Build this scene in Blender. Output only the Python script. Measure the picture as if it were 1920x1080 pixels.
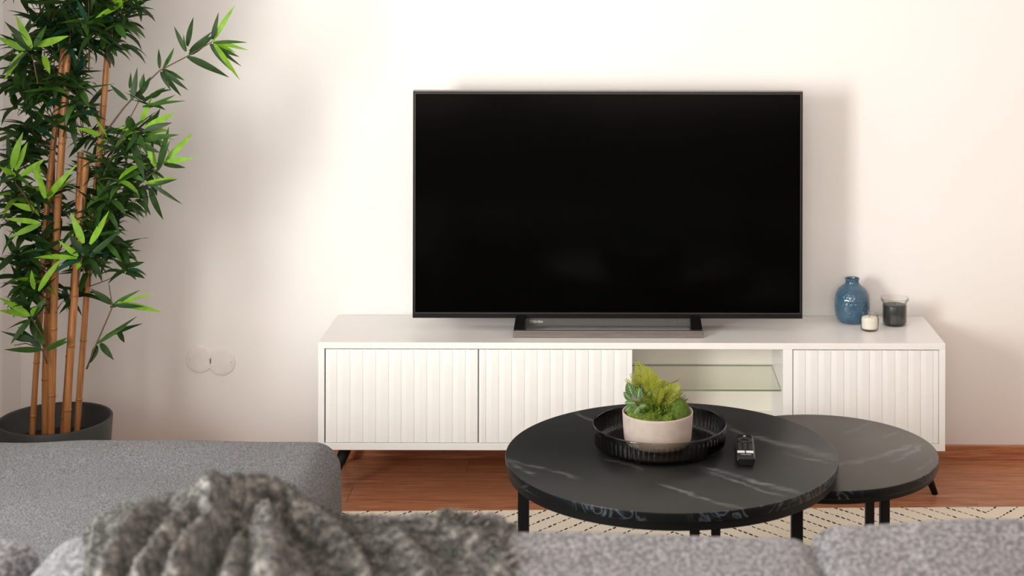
import bpy, bmesh, math, random
from mathutils import Vector, Matrix, noise
random.seed(7)
PI = math.pi
C = bpy.context.scene
for o in list(bpy.data.objects): bpy.data.objects.remove(o)
COL = C.collection

# ------------------------------------------------------------------ camera, light, exposure
F, VX, VY, H = 2950.0, 1141.0, -131.0, 1.627        # focal length in px, vanishing point, eye height
cam_d = bpy.data.cameras.new('camera'); cam = bpy.data.objects.new('camera', cam_d); COL.objects.link(cam)
cam.location = (0, 0, H); cam.rotation_euler = (PI/2, math.radians(-0.12), 0)
cam_d.sensor_width = 36; cam_d.lens = F/1920*36
cam_d.shift_x = (960-VX)/1920; cam_d.shift_y = -(540-VY)/1920
cam_d.clip_start = 0.05
cam_d.dof.use_dof = True; cam_d.dof.focus_distance = 4.1; cam_d.dof.aperture_fstop = 4.6
C.camera = cam
C.view_settings.view_transform = 'Standard'; C.view_settings.look = 'None'
C.view_settings.gamma = 1; C.view_settings.exposure = -0.08; C.view_settings.use_curve_mapping = False
w = bpy.data.worlds.new('world'); C.world = w; w.use_nodes = True
w.node_tree.nodes['Background'].inputs[0].default_value = (0.80, 0.90, 1.0, 1)
w.node_tree.nodes['Background'].inputs[1].default_value = 2.3
def area(name, loc, rot, sx, sy, power, color):
    l = bpy.data.lights.new(name, 'AREA'); l.shape = 'RECTANGLE'; l.size = sx; l.size_y = sy
    l.energy = power; l.color = color
    o = bpy.data.objects.new(name, l); COL.objects.link(o); o.location = loc; o.rotation_euler = rot
    return o
# daylight entering by the window in the left wall (beside the sofa); an added warm fill lamp stands behind the camera
area('window_daylight', (-2.50, 1.10, 1.25), (0, -PI/2, math.radians(56)), 1.75, 0.80, 200, (1.0, 0.985, 0.955))
area('rear_fill_light', (-.15, -2.42, 1.75), (PI/2, 0, 0), 2.8, 1.5, 130, (1.0, 0.93, 0.855))

# ------------------------------------------------------------------ material helpers
def srgb(r, g, b):
    return tuple(((c/255)/12.92 if c/255 <= .04045 else ((c/255+.055)/1.055)**2.4) for c in (r, g, b)) + (1,)
class NT:
    def __init__(s, name):
        s.m = bpy.data.materials.new(name); s.m.use_nodes = True; s.t = s.m.node_tree
        s.b = s.t.nodes['Principled BSDF']; s.out = s.t.nodes['Material Output']
    def n(s, typ, **kw):
        nd = s.t.nodes.new(typ)
        for k, v in kw.items():
            if k.startswith('i_'):
                key = k[2:]; key = int(key) if key.isdigit() else key.replace('_', ' ')
                if isinstance(v, bpy.types.NodeSocket): s.t.links.new(v, nd.inputs[key])
                else: nd.inputs[key].default_value = v
            else: setattr(nd, k, v)
        return nd
    def math(s, op, a, b=None, c=None, clamp=False):
        nd = s.t.nodes.new('ShaderNodeMath'); nd.operation = op; nd.use_clamp = clamp
        for i, v in enumerate((a, b, c)):
            if v is None: continue
            if isinstance(v, bpy.types.NodeSocket): s.t.links.new(v, nd.inputs[i])
            else: nd.inputs[i].default_value = v
        return nd.outputs[0]
    def mix(s, f, a, b):
        nd = s.t.nodes.new('ShaderNodeMix'); nd.data_type = 'RGBA'
        for k, v in ((0, f), (6, a), (7, b)):
            if isinstance(v, bpy.types.NodeSocket): s.t.links.new(v, nd.inputs[k])
            else: nd.inputs[k].default_value = v
        return nd.outputs[2]
    def ramp(s, f, stops, interp='LINEAR'):
        nd = s.t.nodes.new('ShaderNodeValToRGB'); nd.color_ramp.interpolation = interp
        e = nd.color_ramp.elements
        while len(e) < len(stops): e.new(.5)
        for x, (p, c) in zip(e, stops):
            x.position = p; x.color = c if len(c) == 4 else (*c, 1)
        s.t.links.new(f, nd.inputs[0]); return nd.outputs[0]
    def co(s): return s.n('ShaderNodeTexCoord').outputs['Object']
    def pos(s): return s.n('ShaderNodeNewGeometry').outputs['Position']
    def mapping(s, v, scale=(1,1,1), rot=(0,0,0), loc=(0,0,0)):
        nd = s.n('ShaderNodeMapping'); s.t.links.new(v, nd.inputs[0])
        nd.inputs['Scale'].default_value = scale; nd.inputs['Rotation'].default_value = rot; nd.inputs['Location'].default_value = loc
        return nd.outputs[0]
    def noise(s, v, scale, detail=2, rough=.5, dist=0):
        nd = s.n('ShaderNodeTexNoise'); s.t.links.new(v, nd.inputs['Vector'])
        nd.inputs['Scale'].default_value = scale; nd.inputs['Detail'].default_value = detail
        nd.inputs['Roughness'].default_value = rough; nd.inputs['Distortion'].default_value = dist
        return nd.outputs['Fac']
    def bump(s, h, strength=.3, dist=.001):
        nd = s.n('ShaderNodeBump'); s.t.links.new(h, nd.inputs['Height'])
        nd.inputs['Strength'].default_value = strength; nd.inputs['Distance'].default_value = dist
        s.t.links.new(nd.outputs[0], s.b.inputs['Normal'])
    def set(s, **kw):
        for k, v in kw.items():
            key = k.replace('_', ' ')
            if isinstance(v, bpy.types.NodeSocket): s.t.links.new(v, s.b.inputs[key])
            else: s.b.inputs[key].default_value = v
        return s
def plain(name, col, rough=.5, var=.04, scale=30, **kw):
    t = NT(name)
    f = t.noise(t.co(), scale, 3)
    a = tuple(c*(1-var) for c in col[:3])+(1,); b = tuple(min(1, c*(1+var)) for c in col[:3])+(1,)
    t.set(Base_Color=t.ramp(f, [(.3, a), (.7, b)]), Roughness=rough, **kw)
    return t.m
def glass(name, tint, spec_rough=.02, gloss=1.45, edge=.55, lo=.45):
    """clear pane: tinted straight-through transmission under a fresnel reflection"""
    t = NT(name); tr = t.n('ShaderNodeBsdfTransparent')
    lw = t.n('ShaderNodeLayerWeight', i_Blend=.5)
    t.t.links.new(t.ramp(lw.outputs['Facing'], [(lo, (*tint, 1)), (.97 if lo > .1 else .35, tuple(c*edge for c in tint)+(1,))]), tr.inputs[0])
    gl = t.n('ShaderNodeBsdfGlossy', i_Color=(1, 1, 1, 1), i_Roughness=spec_rough)
    fr = t.n('ShaderNodeFresnel', i_IOR=gloss)
    bf = t.n('ShaderNodeNewGeometry').outputs['Backfacing']
    mx = t.n('ShaderNodeMixShader'); t.t.links.new(t.math('MULTIPLY', fr.outputs[0], t.math('SUBTRACT', 1, bf)), mx.inputs[0])
    t.t.links.new(tr.outputs[0], mx.inputs[1]); t.t.links.new(gl.outputs[0], mx.inputs[2])
    t.t.links.new(mx.outputs[0], t.out.inputs[0]); return t.m

M = {}
# painted wall: warm white with faint roller texture
t = NT('wall_paint'); f = t.noise(t.pos(), 1.3, 2); t.set(Base_Color=t.ramp(f, [(.3, (.84, .81, .78, 1)), (.7, (.855, .828, .80, 1))]), Roughness=.85)
t.bump(t.noise(t.pos(), 400, 2), .15, .0004); M['wall'] = t.m
M['ceiling'] = plain('ceiling_paint', (.85, .84, .82, 1), .9)
M['cover'] = plain('cover_paint', (.82, .78, .745, 1), .7)
M['white'] = plain('white_lacquer', (.89, .88, .865, 1), .28, .01)
M['cream'] = plain('cream_panel', (.90, .85, .755, 1), .6, .01)
M['white_top'] = plain('white_lacquer_top', (.86, .835, .81, 1), .3, .01)
M['trim'] = plain('trim_paint', (.88, .88, .88, 1), .4, .01)
M['black_metal'] = plain('black_metal', (.004, .004, .004, 1), .5, Specular_IOR_Level=.3)
M['black_plastic'] = plain('black_plastic', (.005, .005, .0045, 1), .3, Specular_IOR_Level=.35)
M['soil'] = plain('potting_soil', (.012, .010, .008, 1), .95, .5, 90)
# wooden floor planks running along x
def wood(name, plank=True):
    t = NT(name); p = t.pos()
    sx = t.n('ShaderNodeSeparateXYZ'); t.t.links.new(p, sx.inputs[0]); X, Y, Z = sx.outputs
    row = t.math('FLOOR', t.math('MULTIPLY', t.math('ADD', Y, .034), 1/.125))
    off = t.math('MULTIPLY', t.math('FRACT', t.math('MULTIPLY', row, .377)), 1.3)
    cx = t.math('MULTIPLY', t.math('ADD', X, off), 1/1.3)
    cell = t.math('FLOOR', cx)
    wn = t.n('ShaderNodeTexWhiteNoise', noise_dimensions='2D')
    cmb = t.n('ShaderNodeCombineXYZ'); t.t.links.new(row, cmb.inputs[0]); t.t.links.new(cell, cmb.inputs[1])
    t.t.links.new(cmb.outputs[0], wn.inputs['Vector']); rnd = wn.outputs['Value']
    cz = t.n('ShaderNodeCombineXYZ'); t.t.links.new(X, cz.inputs[0]); t.t.links.new(Y, cz.inputs[1])
    t.t.links.new(t.math('MULTIPLY', rnd, 9) if plank else Z, cz.inputs[2])
    g = t.mapping(cz.outputs[0], (2.2, 26, 26 if not plank else 1))
    gr = t.noise(g, 2.6, 6, .62, .9)
    fine = t.noise(t.mapping(cz.outputs[0], (6, 160, 120)), 2, 3)
    v = t.math('ADD', t.math('MULTIPLY', gr, .75), t.math('MULTIPLY', fine, .25))
    c = t.ramp(v, [(.30, (.22, .075, .033, 1)), (.48, (.46, .18, .085, 1)), (.66, (.66, .31, .17, 1))])
    if plank:
        c = t.mix(t.math('MULTIPLY', rnd, .35), c, (.34, .12, .055, 1))
        fy = t.math('FRACT', t.math('MULTIPLY', t.math('ADD', Y, .034), 1/.125)); gy = t.math('LESS_THAN', fy, .012)
        gx = t.math('LESS_THAN', t.math('FRACT', cx), .0016)
        c = t.mix(t.math('MULTIPLY', t.math('MAXIMUM', gy, gx), .7), c, (.05, .017, .007, 1))
    t.set(Base_Color=c, Roughness=.38); t.bump(v, .08, .0005); return t.m
M['floor'] = wood('floor_wood'); M['baseboard'] = wood('baseboard_wood', False)
# sofa cloth: salt-and-pepper weave
def cloth(name, lo, mid, hi, scale, rot=.6, stretch=(1,1,1), twill=0, bs=.5, gain=1.35):
    t = NT(name); p = t.mapping(t.pos(), stretch, (0, 0, rot))
    a = t.noise(p, scale, 3, .7); b = t.noise(t.mapping(t.pos(), (1, 1, 1)), 5, 2)
    v = t.math('ADD', t.math('MULTIPLY', t.math('SUBTRACT', a, .5), gain), .5)
    if twill:
        wv = t.n('ShaderNodeTexWave', wave_type='BANDS', bands_direction='X'); t.t.links.new(p, wv.inputs['Vector'])
        wv.inputs['Scale'].default_value = twill; wv.inputs['Distortion'].default_value = 2.5; wv.inputs['Detail'].default_value = 1
        v = t.math('ADD', t.math('MULTIPLY', wv.outputs['Fac'], .18), t.math('MULTIPLY', v, .82))
    c = t.ramp(v, [(.30, lo), (.5, mid), (.70, hi)])
    c = t.mix(t.math('MULTIPLY', b, .18), c, lo)
    t.set(Base_Color=c, Roughness=.95, Sheen_Weight=.25, Sheen_Roughness=.5); t.bump(v, bs, .0015); return t.m
M['chaise'] = cloth('grey_woven_cloth', (.021, .020, .022, 1), (.108, .104, .112, 1), (.34, .332, .35, 1), 300, .75, (1, 1.8, 1), 150, .8, 3.6)
M['cushion'] = cloth('grey_boucle_cloth', (.032, .031, .033, 1), (.135, .132, .143, 1), (.38, .372, .395, 1), 150, 0, (1.3, .7, 1), 0, .9, 1.9)
M['throw'] = cloth('charcoal_wool', (.020, .019, .016, 1), (.085, .082, .073, 1), (.26, .25, .225, 1), 62, .3, (1, 1, 1), 0, .8)
# rug: cream with dashed black chevrons
t = NT('rug_weave'); p = t.co(); sx = t.n('ShaderNodeSeparateXYZ'); t.t.links.new(p, sx.inputs[0]); X, Y, Z = sx.outputs
hp = .88
tri = t.math('PINGPONG', t.math('SUBTRACT', X, .173-8*hp), hp)          # 0 at the ridge x=.173
wv = t.math('ADD', Y, t.math('MULTIPLY', tri, 1.08))
wob = t.math('MULTIPLY', t.math('SUBTRACT', t.noise(p, 14, 1), .5), .010)
q = t.math('MULTIPLY', t.math('ADD', wv, wob), 1/.067)
line_id = t.math('FLOOR', q); fr = t.math('ABSOLUTE', t.math('SUBTRACT', t.math('FRACT', q), .5))
wn = t.n('ShaderNodeTexWhiteNoise', noise_dimensions='1D'); t.t.links.new(line_id, wn.inputs['W'])
along = t.math('ADD', t.math('MULTIPLY', X, 1/.013), t.math('MULTIPLY', wn.outputs['Value'], 7))
wn2 = t.n('ShaderNodeTexWhiteNoise', noise_dimensions='2D'); cb = t.n('ShaderNodeCombineXYZ')
t.t.links.new(t.math('FLOOR', along), cb.inputs[0]); t.t.links.new(line_id, cb.inputs[1]); t.t.links.new(cb.outputs[0], wn2.inputs['Vector'])
wid = t.math('ADD', .030, t.math('MULTIPLY', wn2.outputs['Value'], .060))
mask = t.math('MULTIPLY', t.math('LESS_THAN', fr, wid), t.math('LESS_THAN', t.math('FRACT', along), .68))
pile = t.noise(t.mapping(p, (1, 1, 1)), 260, 2)
base = t.ramp(pile, [(.3, (.78, .67, .53, 1)), (.7, (.93, .85, .72, 1))])
t.set(Base_Color=t.mix(mask, base, (.012, .010, .010, 1)), Roughness=.95); t.bump(pile, .4, .001); M['rug'] = t.m
# marble tops: charcoal laminate with pale veins (each vein a distorted streak between two points on the top)
def marble(name, base, veins, spec=.3):
    t = NT(name); p = t.pos()
    dn = t.n('ShaderNodeTexNoise', i_Scale=7.0, i_Detail=5.0, i_Roughness=.62); t.t.links.new(p, dn.inputs['Vector'])
    sub = t.n('ShaderNodeVectorMath', operation='SUBTRACT'); t.t.links.new(dn.outputs['Color'], sub.inputs[0]); sub.inputs[1].default_value = (.5, .5, .5)
    mul = t.n('ShaderNodeVectorMath', operation='MULTIPLY'); t.t.links.new(sub.outputs[0], mul.inputs[0]); mul.inputs[1].default_value = (.085, .085, 0)
    add = t.n('ShaderNodeVectorMath', operation='ADD'); t.t.links.new(p, add.inputs[0]); t.t.links.new(mul.outputs[0], add.inputs[1])
    sp = t.n('ShaderNodeSeparateXYZ'); t.t.links.new(add.outputs[0], sp.inputs[0]); X, Y, _ = sp.outputs
    tot = None
    for (x0, y0, x1, y1, wd, st) in veins:
        L = math.hypot(x1-x0, y1-y0); tx, ty = (x1-x0)/L, (y1-y0)/L
        dx = t.math('SUBTRACT', X, x0); dy = t.math('SUBTRACT', Y, y0)
        u = t.math('ADD', t.math('MULTIPLY', dx, tx/L), t.math('MULTIPLY', dy, ty/L))
        v = t.math('ADD', t.math('MULTIPLY', dx, -ty/wd), t.math('MULTIPLY', dy, tx/wd))
        core = t.math('SUBTRACT', 1, t.math('ABSOLUTE', v), clamp=True)
        eu = t.math('MULTIPLY', t.math('SUBTRACT', .5, t.math('ABSOLUTE', t.math('SUBTRACT', u, .5))), 6, clamp=True)
        k = t.math('MULTIPLY', t.math('MULTIPLY', core, eu), st)
        tot = k if tot is None else t.math('MAXIMUM', tot, k)
    ang = math.atan2(veins[0][3]-veins[0][1], veins[0][2]-veins[0][0])
    stre = t.noise(t.mapping(p, (5, 60, 1), (0, 0, -ang)), 1.2, 5, .7)
    stm = t.ramp(stre, [(.38, (.12, .12, .12, 1)), (.62, (1, 1, 1, 1))])
    m = t.math('MULTIPLY', tot, stm, clamp=True)
    cl = t.noise(p, 4, 3)
    bc = t.ramp(cl, [(.3, tuple(c*.8 for c in base[:3])+(1,)), (.7, tuple(c*1.25 for c in base[:3])+(1,))])
    t.set(Base_Color=t.mix(m, bc, (.20, .215, .22, 1)), Roughness=.36, Specular_IOR_Level=spec); return t.m
def edge_marble():
    t = NT('marble_edge'); p = t.pos()
    n1 = t.noise(p, 16, 2, .5, 1.6)
    v = t.math('ABSOLUTE', t.math('SUBTRACT', n1, .5))
    f = t.ramp(v, [(0, (1, 1, 1, 1)), (.022, (.35, .35, .35, 1)), (.05, (0, 0, 0, 1))])
    f2 = t.math('MULTIPLY', f, t.ramp(t.noise(p, 6, 1), [(.42, (0, 0, 0, 1)), (.55, (1, 1, 1, 1))]))
    t.set(Base_Color=t.mix(f2, (.007, .008, .008, 1), (.085, .105, .12, 1)), Roughness=.3, Specular_IOR_Level=.3); return t.m
M['edge'] = edge_marble()
def gp(px, py, z):                    # where the sight line through a photo pixel meets height z
    D = F*(H-z)/(py-VY); return ((px-VX)*D/F, D)
ZT, ZS = .430, .385
def vv(lst, z):
    return [(*gp(a, b, z), *gp(c, d, z), wd, st) for a, b, c, d, wd, st in lst]
M['marble'] = marble('charcoal_marble', (.011, .012, .0115, 1), vv([
    (1314, 875, 1511, 923, .014, .75), (1314, 880, 1479, 931, .010, .7), (958, 858, 1102, 899, .010, .55),
    (1128, 860, 1213, 883, .007, .5), (1213, 899, 1400, 957, .010, .8), (1400, 808, 1575, 862, .022, .75),
    (1470, 846, 1568, 870, .010, .6), (1075, 770, 1140, 798, .009, .5), (1350, 788, 1412, 816, .010, .55),
    (1300, 765, 1370, 800, .012, .4), (953, 857, 1010, 893, .012, .55)], ZT))
M['marble_small'] = marble('brown_marble', (.066, .058, .047, 1), vv([
    (1585, 873, 1734, 825, .013, .8), (1668, 864, 1738, 827, .010, .9), (1586, 814, 1630, 790, .007, .5),
    (1655, 822, 1690, 803, .008, .6), (1720, 880, 1757, 857, .006, .6), (1560, 880, 1640, 848, .008, .5)], ZS))
# other
t = NT('brushed_metal'); n_ = t.noise(t.mapping(t.co(), (4, 400, 400)), 3, 3)
t.set(Base_Color=t.ramp(n_, [(.3, (.16, .14, .13, 1)), (.7, (.26, .23, .215, 1))]), Metallic=.8, Roughness=.42); M['metal'] = t.m
M['speaker'] = plain('grey_speaker_cloth', (.075, .070, .066, 1), .6, .1, 300)
t = NT('tv_screen'); t.set(Base_Color=t.ramp(t.noise(t.co(), 3), [(0, (.0006, .0006, .0005, 1)), (1, (.0012, .0012, .001, 1))]), Roughness=.12, Specular_IOR_Level=.14); M['screen'] = t.m
M['logo'] = plain('silver_print', (.62, .60, .57, 1), .4)
M['led'] = plain('red_indicator', (.35, .12, .10, 1), .4)
# vase: blue glaze with raised flower relief
t = NT('blue_glaze'); p = t.co(); vr = t.n('ShaderNodeTexVoronoi', i_Scale=95.0, feature='SMOOTH_F1'); t.t.links.new(p, vr.inputs['Vector'])
sz = t.n('ShaderNodeSeparateXYZ'); t.t.links.new(p, sz.inputs[0])
band = t.ramp(t.math('MULTIPLY', sz.outputs[2], 1/.13), [(.10, (0, 0, 0, 1)), (.2, (1, 1, 1, 1)), (.66, (1, 1, 1, 1)), (.76, (0, 0, 0, 1))])
hgt = t.math('MULTIPLY', vr.outputs['Distance'], band)
t.set(Base_Color=t.ramp(t.noise(p, 40), [(.3, (.034, .088, .145, 1)), (.7, (.050, .115, .180, 1))]), Roughness=.14, Coat_Weight=.4)
t.bump(hgt, .25, .001); M['vase'] = t.m
M['clear'] = glass('clear_glass', (.97, .97, .96)); M['shelf_glass'] = glass('shelf_glass', (.975, .982, .955), .03, 1.35, .97)
M['shelf_edge'] = plain('green_glass_edge', (.17, .22, .13, 1), .2)
M['smoke'] = glass('smoked_glass', (.78, .77, .73), .09, 1.55, .18, .03)
M['wax_white'] = plain('white_wax', (.86, .82, .72, 1), .5, .02, Subsurface_Weight=.0)
M['wax_grey'] = plain('charcoal_wax', (.035, .038, .040, 1), .35, .1)
M['pot'] = plain('dark_grey_ceramic', (.026, .027, .026, 1), .5, .15, 20)
M['stone'] = plain('blush_ceramic', (.54, .445, .385, 1), .8, .06, 60)
t = NT('bamboo_cane'); p = t.co(); g = t.noise(t.mapping(p, (60, 60, 3)), 3, 4, .6)
t.set(Base_Color=t.ramp(g, [(.3, (.25, .088, .022, 1)), (.6, (.43, .185, .06, 1)), (.8, (.55, .27, .10, 1))]), Roughness=.4); M['cane'] = t.m
M['cane_node'] = plain('bamboo_node', (.13, .048, .018, 1), .6)
M['twig'] = plain('brown_twig', (.085, .050, .022, 1), .7)
def leafmat(name, a, b, tr=.25):
    t = NT(name); p = t.co(); f = t.noise(p, 45, 2)
    c = t.ramp(f, [(.3, a), (.7, b)])
    t.set(Base_Color=c, Roughness=.5, Specular_IOR_Level=.3)
    tl = t.n('ShaderNodeBsdfTranslucent'); t.t.links.new(c, tl.inputs[0])
    mx = t.n('ShaderNodeMixShader'); mx.inputs[0].default_value = tr
    t.t.links.new(t.b.outputs[0], mx.inputs[1]); t.t.links.new(tl.outputs[0], mx.inputs[2]); t.t.links.new(mx.outputs[0], t.out.inputs[0])
    return t.m
M['leaf_dark'] = leafmat('dark_green_leaf', (.012, .036, .007, 1), (.024, .062, .010, 1))
M['leaf_mid'] = leafmat('green_leaf', (.028, .085, .010, 1), (.045, .120, .015, 1))
M['leaf_lime'] = leafmat('lime_leaf', (.13, .30, .015, 1), (.22, .42, .025, 1))
M['leaf_teal'] = leafmat('bluish_green_leaf', (.008, .050, .024, 1), (.016, .075, .036, 1))
M['moss'] = plain('green_moss', (.105, .16, .012, 1), .95, .55, 170)
M['moss_dark'] = plain('deep_green_moss', (.075, .125, .010, 1), .95, .4, 260)
M['fern'] = leafmat('yellow_green_fern', (.27, .30, .025, 1), (.40, .42, .05, 1), .3)
M['sprig'] = leafmat('curly_green_sprig', (.13, .24, .02, 1), (.24, .36, .04, 1), .3)
M['spike'] = leafmat('olive_spike', (.12, .15, .03, 1), (.22, .24, .06, 1), .2)
M['brown_sprig'] = leafmat('brown_sprig', (.085, .05, .022, 1), (.16, .10, .04, 1), .1)
t = NT('veined_leaf'); uv = t.n('ShaderNodeUVMap'); sp = t.n('ShaderNodeSeparateXYZ'); t.t.links.new(uv.outputs[0], sp.inputs[0])
U, V = sp.outputs[0], sp.outputs[1]
av = t.math('ABSOLUTE', V)
rib = t.math('LESS_THAN', t.math('FRACT', t.math('MULTIPLY', t.math('SUBTRACT', U, t.math('MULTIPLY', av, .35)), 6)), .22)
mid = t.math('LESS_THAN', av, .10)
c = t.mix(t.math('MAXIMUM', rib, mid), (.028, .085, .015, 1), (.33, .42, .20, 1))
t.set(Base_Color=c, Roughness=.65, Specular_IOR_Level=.2); M['veined'] = t.m

# ------------------------------------------------------------------ mesh helpers
def tag(o, label=None, cat=None, group=None, kind=None):
    if label: o['label'] = label
    if cat: o['category'] = cat
    if group: o['group'] = group
    if kind: o['kind'] = kind
    return o
def obj(name, bm, mats, parent=None, smooth=True, bevel=0, seg=2, subsurf=0, label=None):
    me = bpy.data.meshes.new(name); bm.normal_update(); bm.to_mesh(me); bm.free()
    for m in (mats if isinstance(mats, (list, tuple)) else [mats]): me.materials.append(m)
    o = bpy.data.objects.new(name, me); COL.objects.link(o)
    if parent: o.parent = parent
    if smooth:
        for p in me.polygons: p.use_smooth = True
        if bevel or smooth == 'auto':
            me.set_sharp_from_angle(angle=math.radians(40))
    if bevel:
        b = o.modifiers.new('bevel', 'BEVEL'); b.width = bevel; b.segments = seg; b.limit_method = 'ANGLE'; b.angle_limit = math.radians(40)
    if subsurf:
        s = o.modifiers.new('sub', 'SUBSURF'); s.levels = subsurf; s.render_levels = subsurf
    if label: o['label'] = label
    return o
def thing(name, label, cat, loc=(0, 0, 0), group=None):
    o = bpy.data.objects.new(name, None); COL.objects.link(o); o.location = loc
    o.empty_display_size = .05
    return tag(o, label, cat, group)
def box(bm, x0, x1, y0, y1, z0, z1, mi=0):
    v = [bm.verts.new((x, y, z)) for x in (x0, x1) for y in (y0, y1) for z in (z0, z1)]
    for f in ((0, 1, 3, 2), (4, 6, 7, 5), (0, 4, 5, 1), (2, 3, 7, 6), (0, 2, 6, 4), (1, 5, 7, 3)):
        bm.faces.new([v[i] for i in f]).material_index = mi
def bx(*a): bm = bmesh.new(); box(bm, *a); return bm
def lathe(bm, prof, n=64, cx=0, cy=0, mod=None, mi=0, close=True):
    rings = []
    for (r, z) in prof:
        if r < 1e-6: rings.append([bm.verts.new((cx, cy, z))]); continue
        rings.append([bm.verts.new((cx+(r*(mod(2*PI*k/n, r, z) if mod else 1))*math.cos(2*PI*k/n), cy+(r*(mod(2*PI*k/n, r, z) if mod else 1))*math.sin(2*PI*k/n), z)) for k in range(n)])
    for a, b in zip(rings, rings[1:]):
        for k in range(n):
            k2 = (k+1) % n
            if len(a) == 1 and len(b) == 1: continue
            if len(a) == 1: f = bm.faces.new((a[0], b[k2], b[k]))
            elif len(b) == 1: f = bm.faces.new((a[k], a[k2], b[0]))
            else: f = bm.faces.new((a[k], a[k2], b[k2], b[k]))
            f.material_index = mi
def tube(bm, pts, rad, n=8, mi=0, cap=True):
    pts = [Vector(p) for p in pts]; rings = []
    for i, p in enumerate(pts):
        d = (pts[min(i+1, len(pts)-1)]-pts[max(i-1, 0)]).normalized()
        a = d.orthogonal().normalized() if i == 0 else (a - d*a.dot(d)).normalized()
        b = d.cross(a); r = rad[i] if isinstance(rad, (list, tuple)) else rad
        rings.append([bm.verts.new(p+(a*math.cos(2*PI*k/n)+b*math.sin(2*PI*k/n))*r) for k in range(n)])
    for r0, r1 in zip(rings, rings[1:]):
        for k in range(n): bm.faces.new((r0[k], r0[(k+1) % n], r1[(k+1) % n], r1[k])).material_index = mi
    if cap:
        bm.faces.new(rings[0][::-1]).material_index = mi; bm.faces.new(rings[-1]).material_index = mi
def P(px, py, D): return Vector(((px-VX)*D/F, D, H-(py-VY)*D/F))     # photo pixel at a chosen distance

# ------------------------------------------------------------------ room
XL, YW, XR, YB, ZC = -1.81, 4.853, 3.3, -2.6, 2.65
def struct(name, bm, m, label, cat, **k):
    o = obj(name, bm, m, **k); return tag(o, label, cat, kind='structure')
struct('floor', bx(XL-.2, XR+.2, YB-.2, YW+.2, -.1, 0), M['floor'], 'reddish brown wooden plank floor', 'floor', smooth=False)
struct('wall_back', bx(XL-.2, XR+.2, YW, YW+.15, 0, ZC), M['wall'], 'warm white painted wall behind the television', 'wall', smooth=False)
struct('ceiling', bx(XL-.2, XR+.2, YB-.2, YW+.2, ZC, ZC+.1), M['ceiling'], 'white ceiling out of sight above', 'ceiling', smooth=False)
struct('wall_right', bx(XR, XR+.15, YB, YW, 0, ZC), M['wall'], 'warm white wall at the right', 'wall', smooth=False)
bm = bmesh.new()                                                        # left wall with the tall window opening
WY0, WY1, WZ0, WZ1 = .82, 3.30, .12, 2.30
box(bm, XL-.15, XL, YB, WY0, 0, ZC); box(bm, XL-.15, XL, WY0, WY1, 0, WZ0); box(bm, XL-.15, XL, WY0, WY1, WZ1, ZC)
box(bm, XL-.15, XL, WY1, YW, 0, ZC)
struct('wall_left', bm, M['wall'], 'warm white wall at the left beside the bamboo', 'wall', smooth=False)
bm = bmesh.new(); box(bm, XL-.15, XR+.15, YB-.15, YB, 0, .95); box(bm, XL-.15, XR+.15, YB-.15, YB, 2.55, ZC)
box(bm, XL-.15, -1.6, YB-.15, YB, .95, 2.55); box(bm, 1.3, XR+.15, YB-.15, YB, .95, 2.55)
struct('wall_front', bm, M['wall'], 'wall behind the viewer', 'wall', smooth=False)
def window(name, x0, x1, y0, y1, z0, z1, axis, label):
    r = bpy.data.objects.new(name, None); COL.objects.link(r); tag(r, label, 'window', kind='structure')
    bm = bmesh.new(); s = .05
    if axis == 'x':
        for a in (y0, y0+.45, y1-s): box(bm, x0, x1, a, a+s, z0, z1)
        box(bm, x0, x1, y0, y1, z0, z0+s); box(bm, x0, x1, y0, y1, z1-s, z1)
        g = bx((x0+x1)/2-.003, (x0+x1)/2+.003, y0+.01, y1-.01, z0+.01, z1-.01)
    else:
        for a in (x0, (x0+x1)/2-s/2, x1-s): box(bm, a, a+s, y0, y1, z0, z1)
        box(bm, x0, x1, y0, y1, z0, z0+s); box(bm, x0, x1, y0, y1, z1-s, z1)
        g = bx(x0+.01, x1-.01, (y0+y1)/2-.003, (y0+y1)/2+.003, z0+.01, z1-.01)
    obj('window_frame', bm, M['trim'], r, smooth=False, bevel=.003); obj('pane', g, M['clear'], r, smooth=False)
window('window_1', XL-.14, XL-.10, WY0, WY1, WZ0, WZ1, 'x', 'tall white framed window beside the sofa')
window('window_fill', -1.6, 1.3, YB-.12, YB-.07, .95, 2.55, 'y', 'wide white framed window added behind the viewer for the fill light')  # unseen window, added to go with the rear fill lamp
# white casing that shows as a bright sliver at the left edge of the picture
struct('trim_1', bx(XL, XL+.022, 4.46, 4.650, 0, 2.5), M['trim'], 'white painted casing at the far left edge of the photo', 'trim', smooth=False, bevel=.002)
# baseboards (wood), 43 mm high
struct('baseboard_back', bx(XL, XR, YW-.014, YW, 0, .043), M['baseboard'], 'reddish brown wooden baseboard under the television wall', 'baseboard', smooth=False, bevel=.002)
struct('baseboard_right', bx(XR-.014, XR, YB, YW-.014, 0, .043), M['baseboard'], 'reddish brown wooden baseboard at the right', 'baseboard', smooth=False, bevel=.002)
struct('baseboard_left', bx(XL, XL+.014, YB, 4.45, 0, .043), M['baseboard'], 'reddish brown wooden baseboard at the left', 'baseboard', smooth=False, bevel=.002)

# rug
bm = bx(-1.3, 1.75, -2.15, 0, 0, .007)
rug = obj('rug', bm, M['rug'], smooth=False, bevel=.002)
rug.location = (0, 4.400, .0005); rug.rotation_euler = (0, 0, math.radians(1.4))
tag(rug, 'cream woven rug with dashed black chevron lines under the coffee tables', 'rug')

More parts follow.
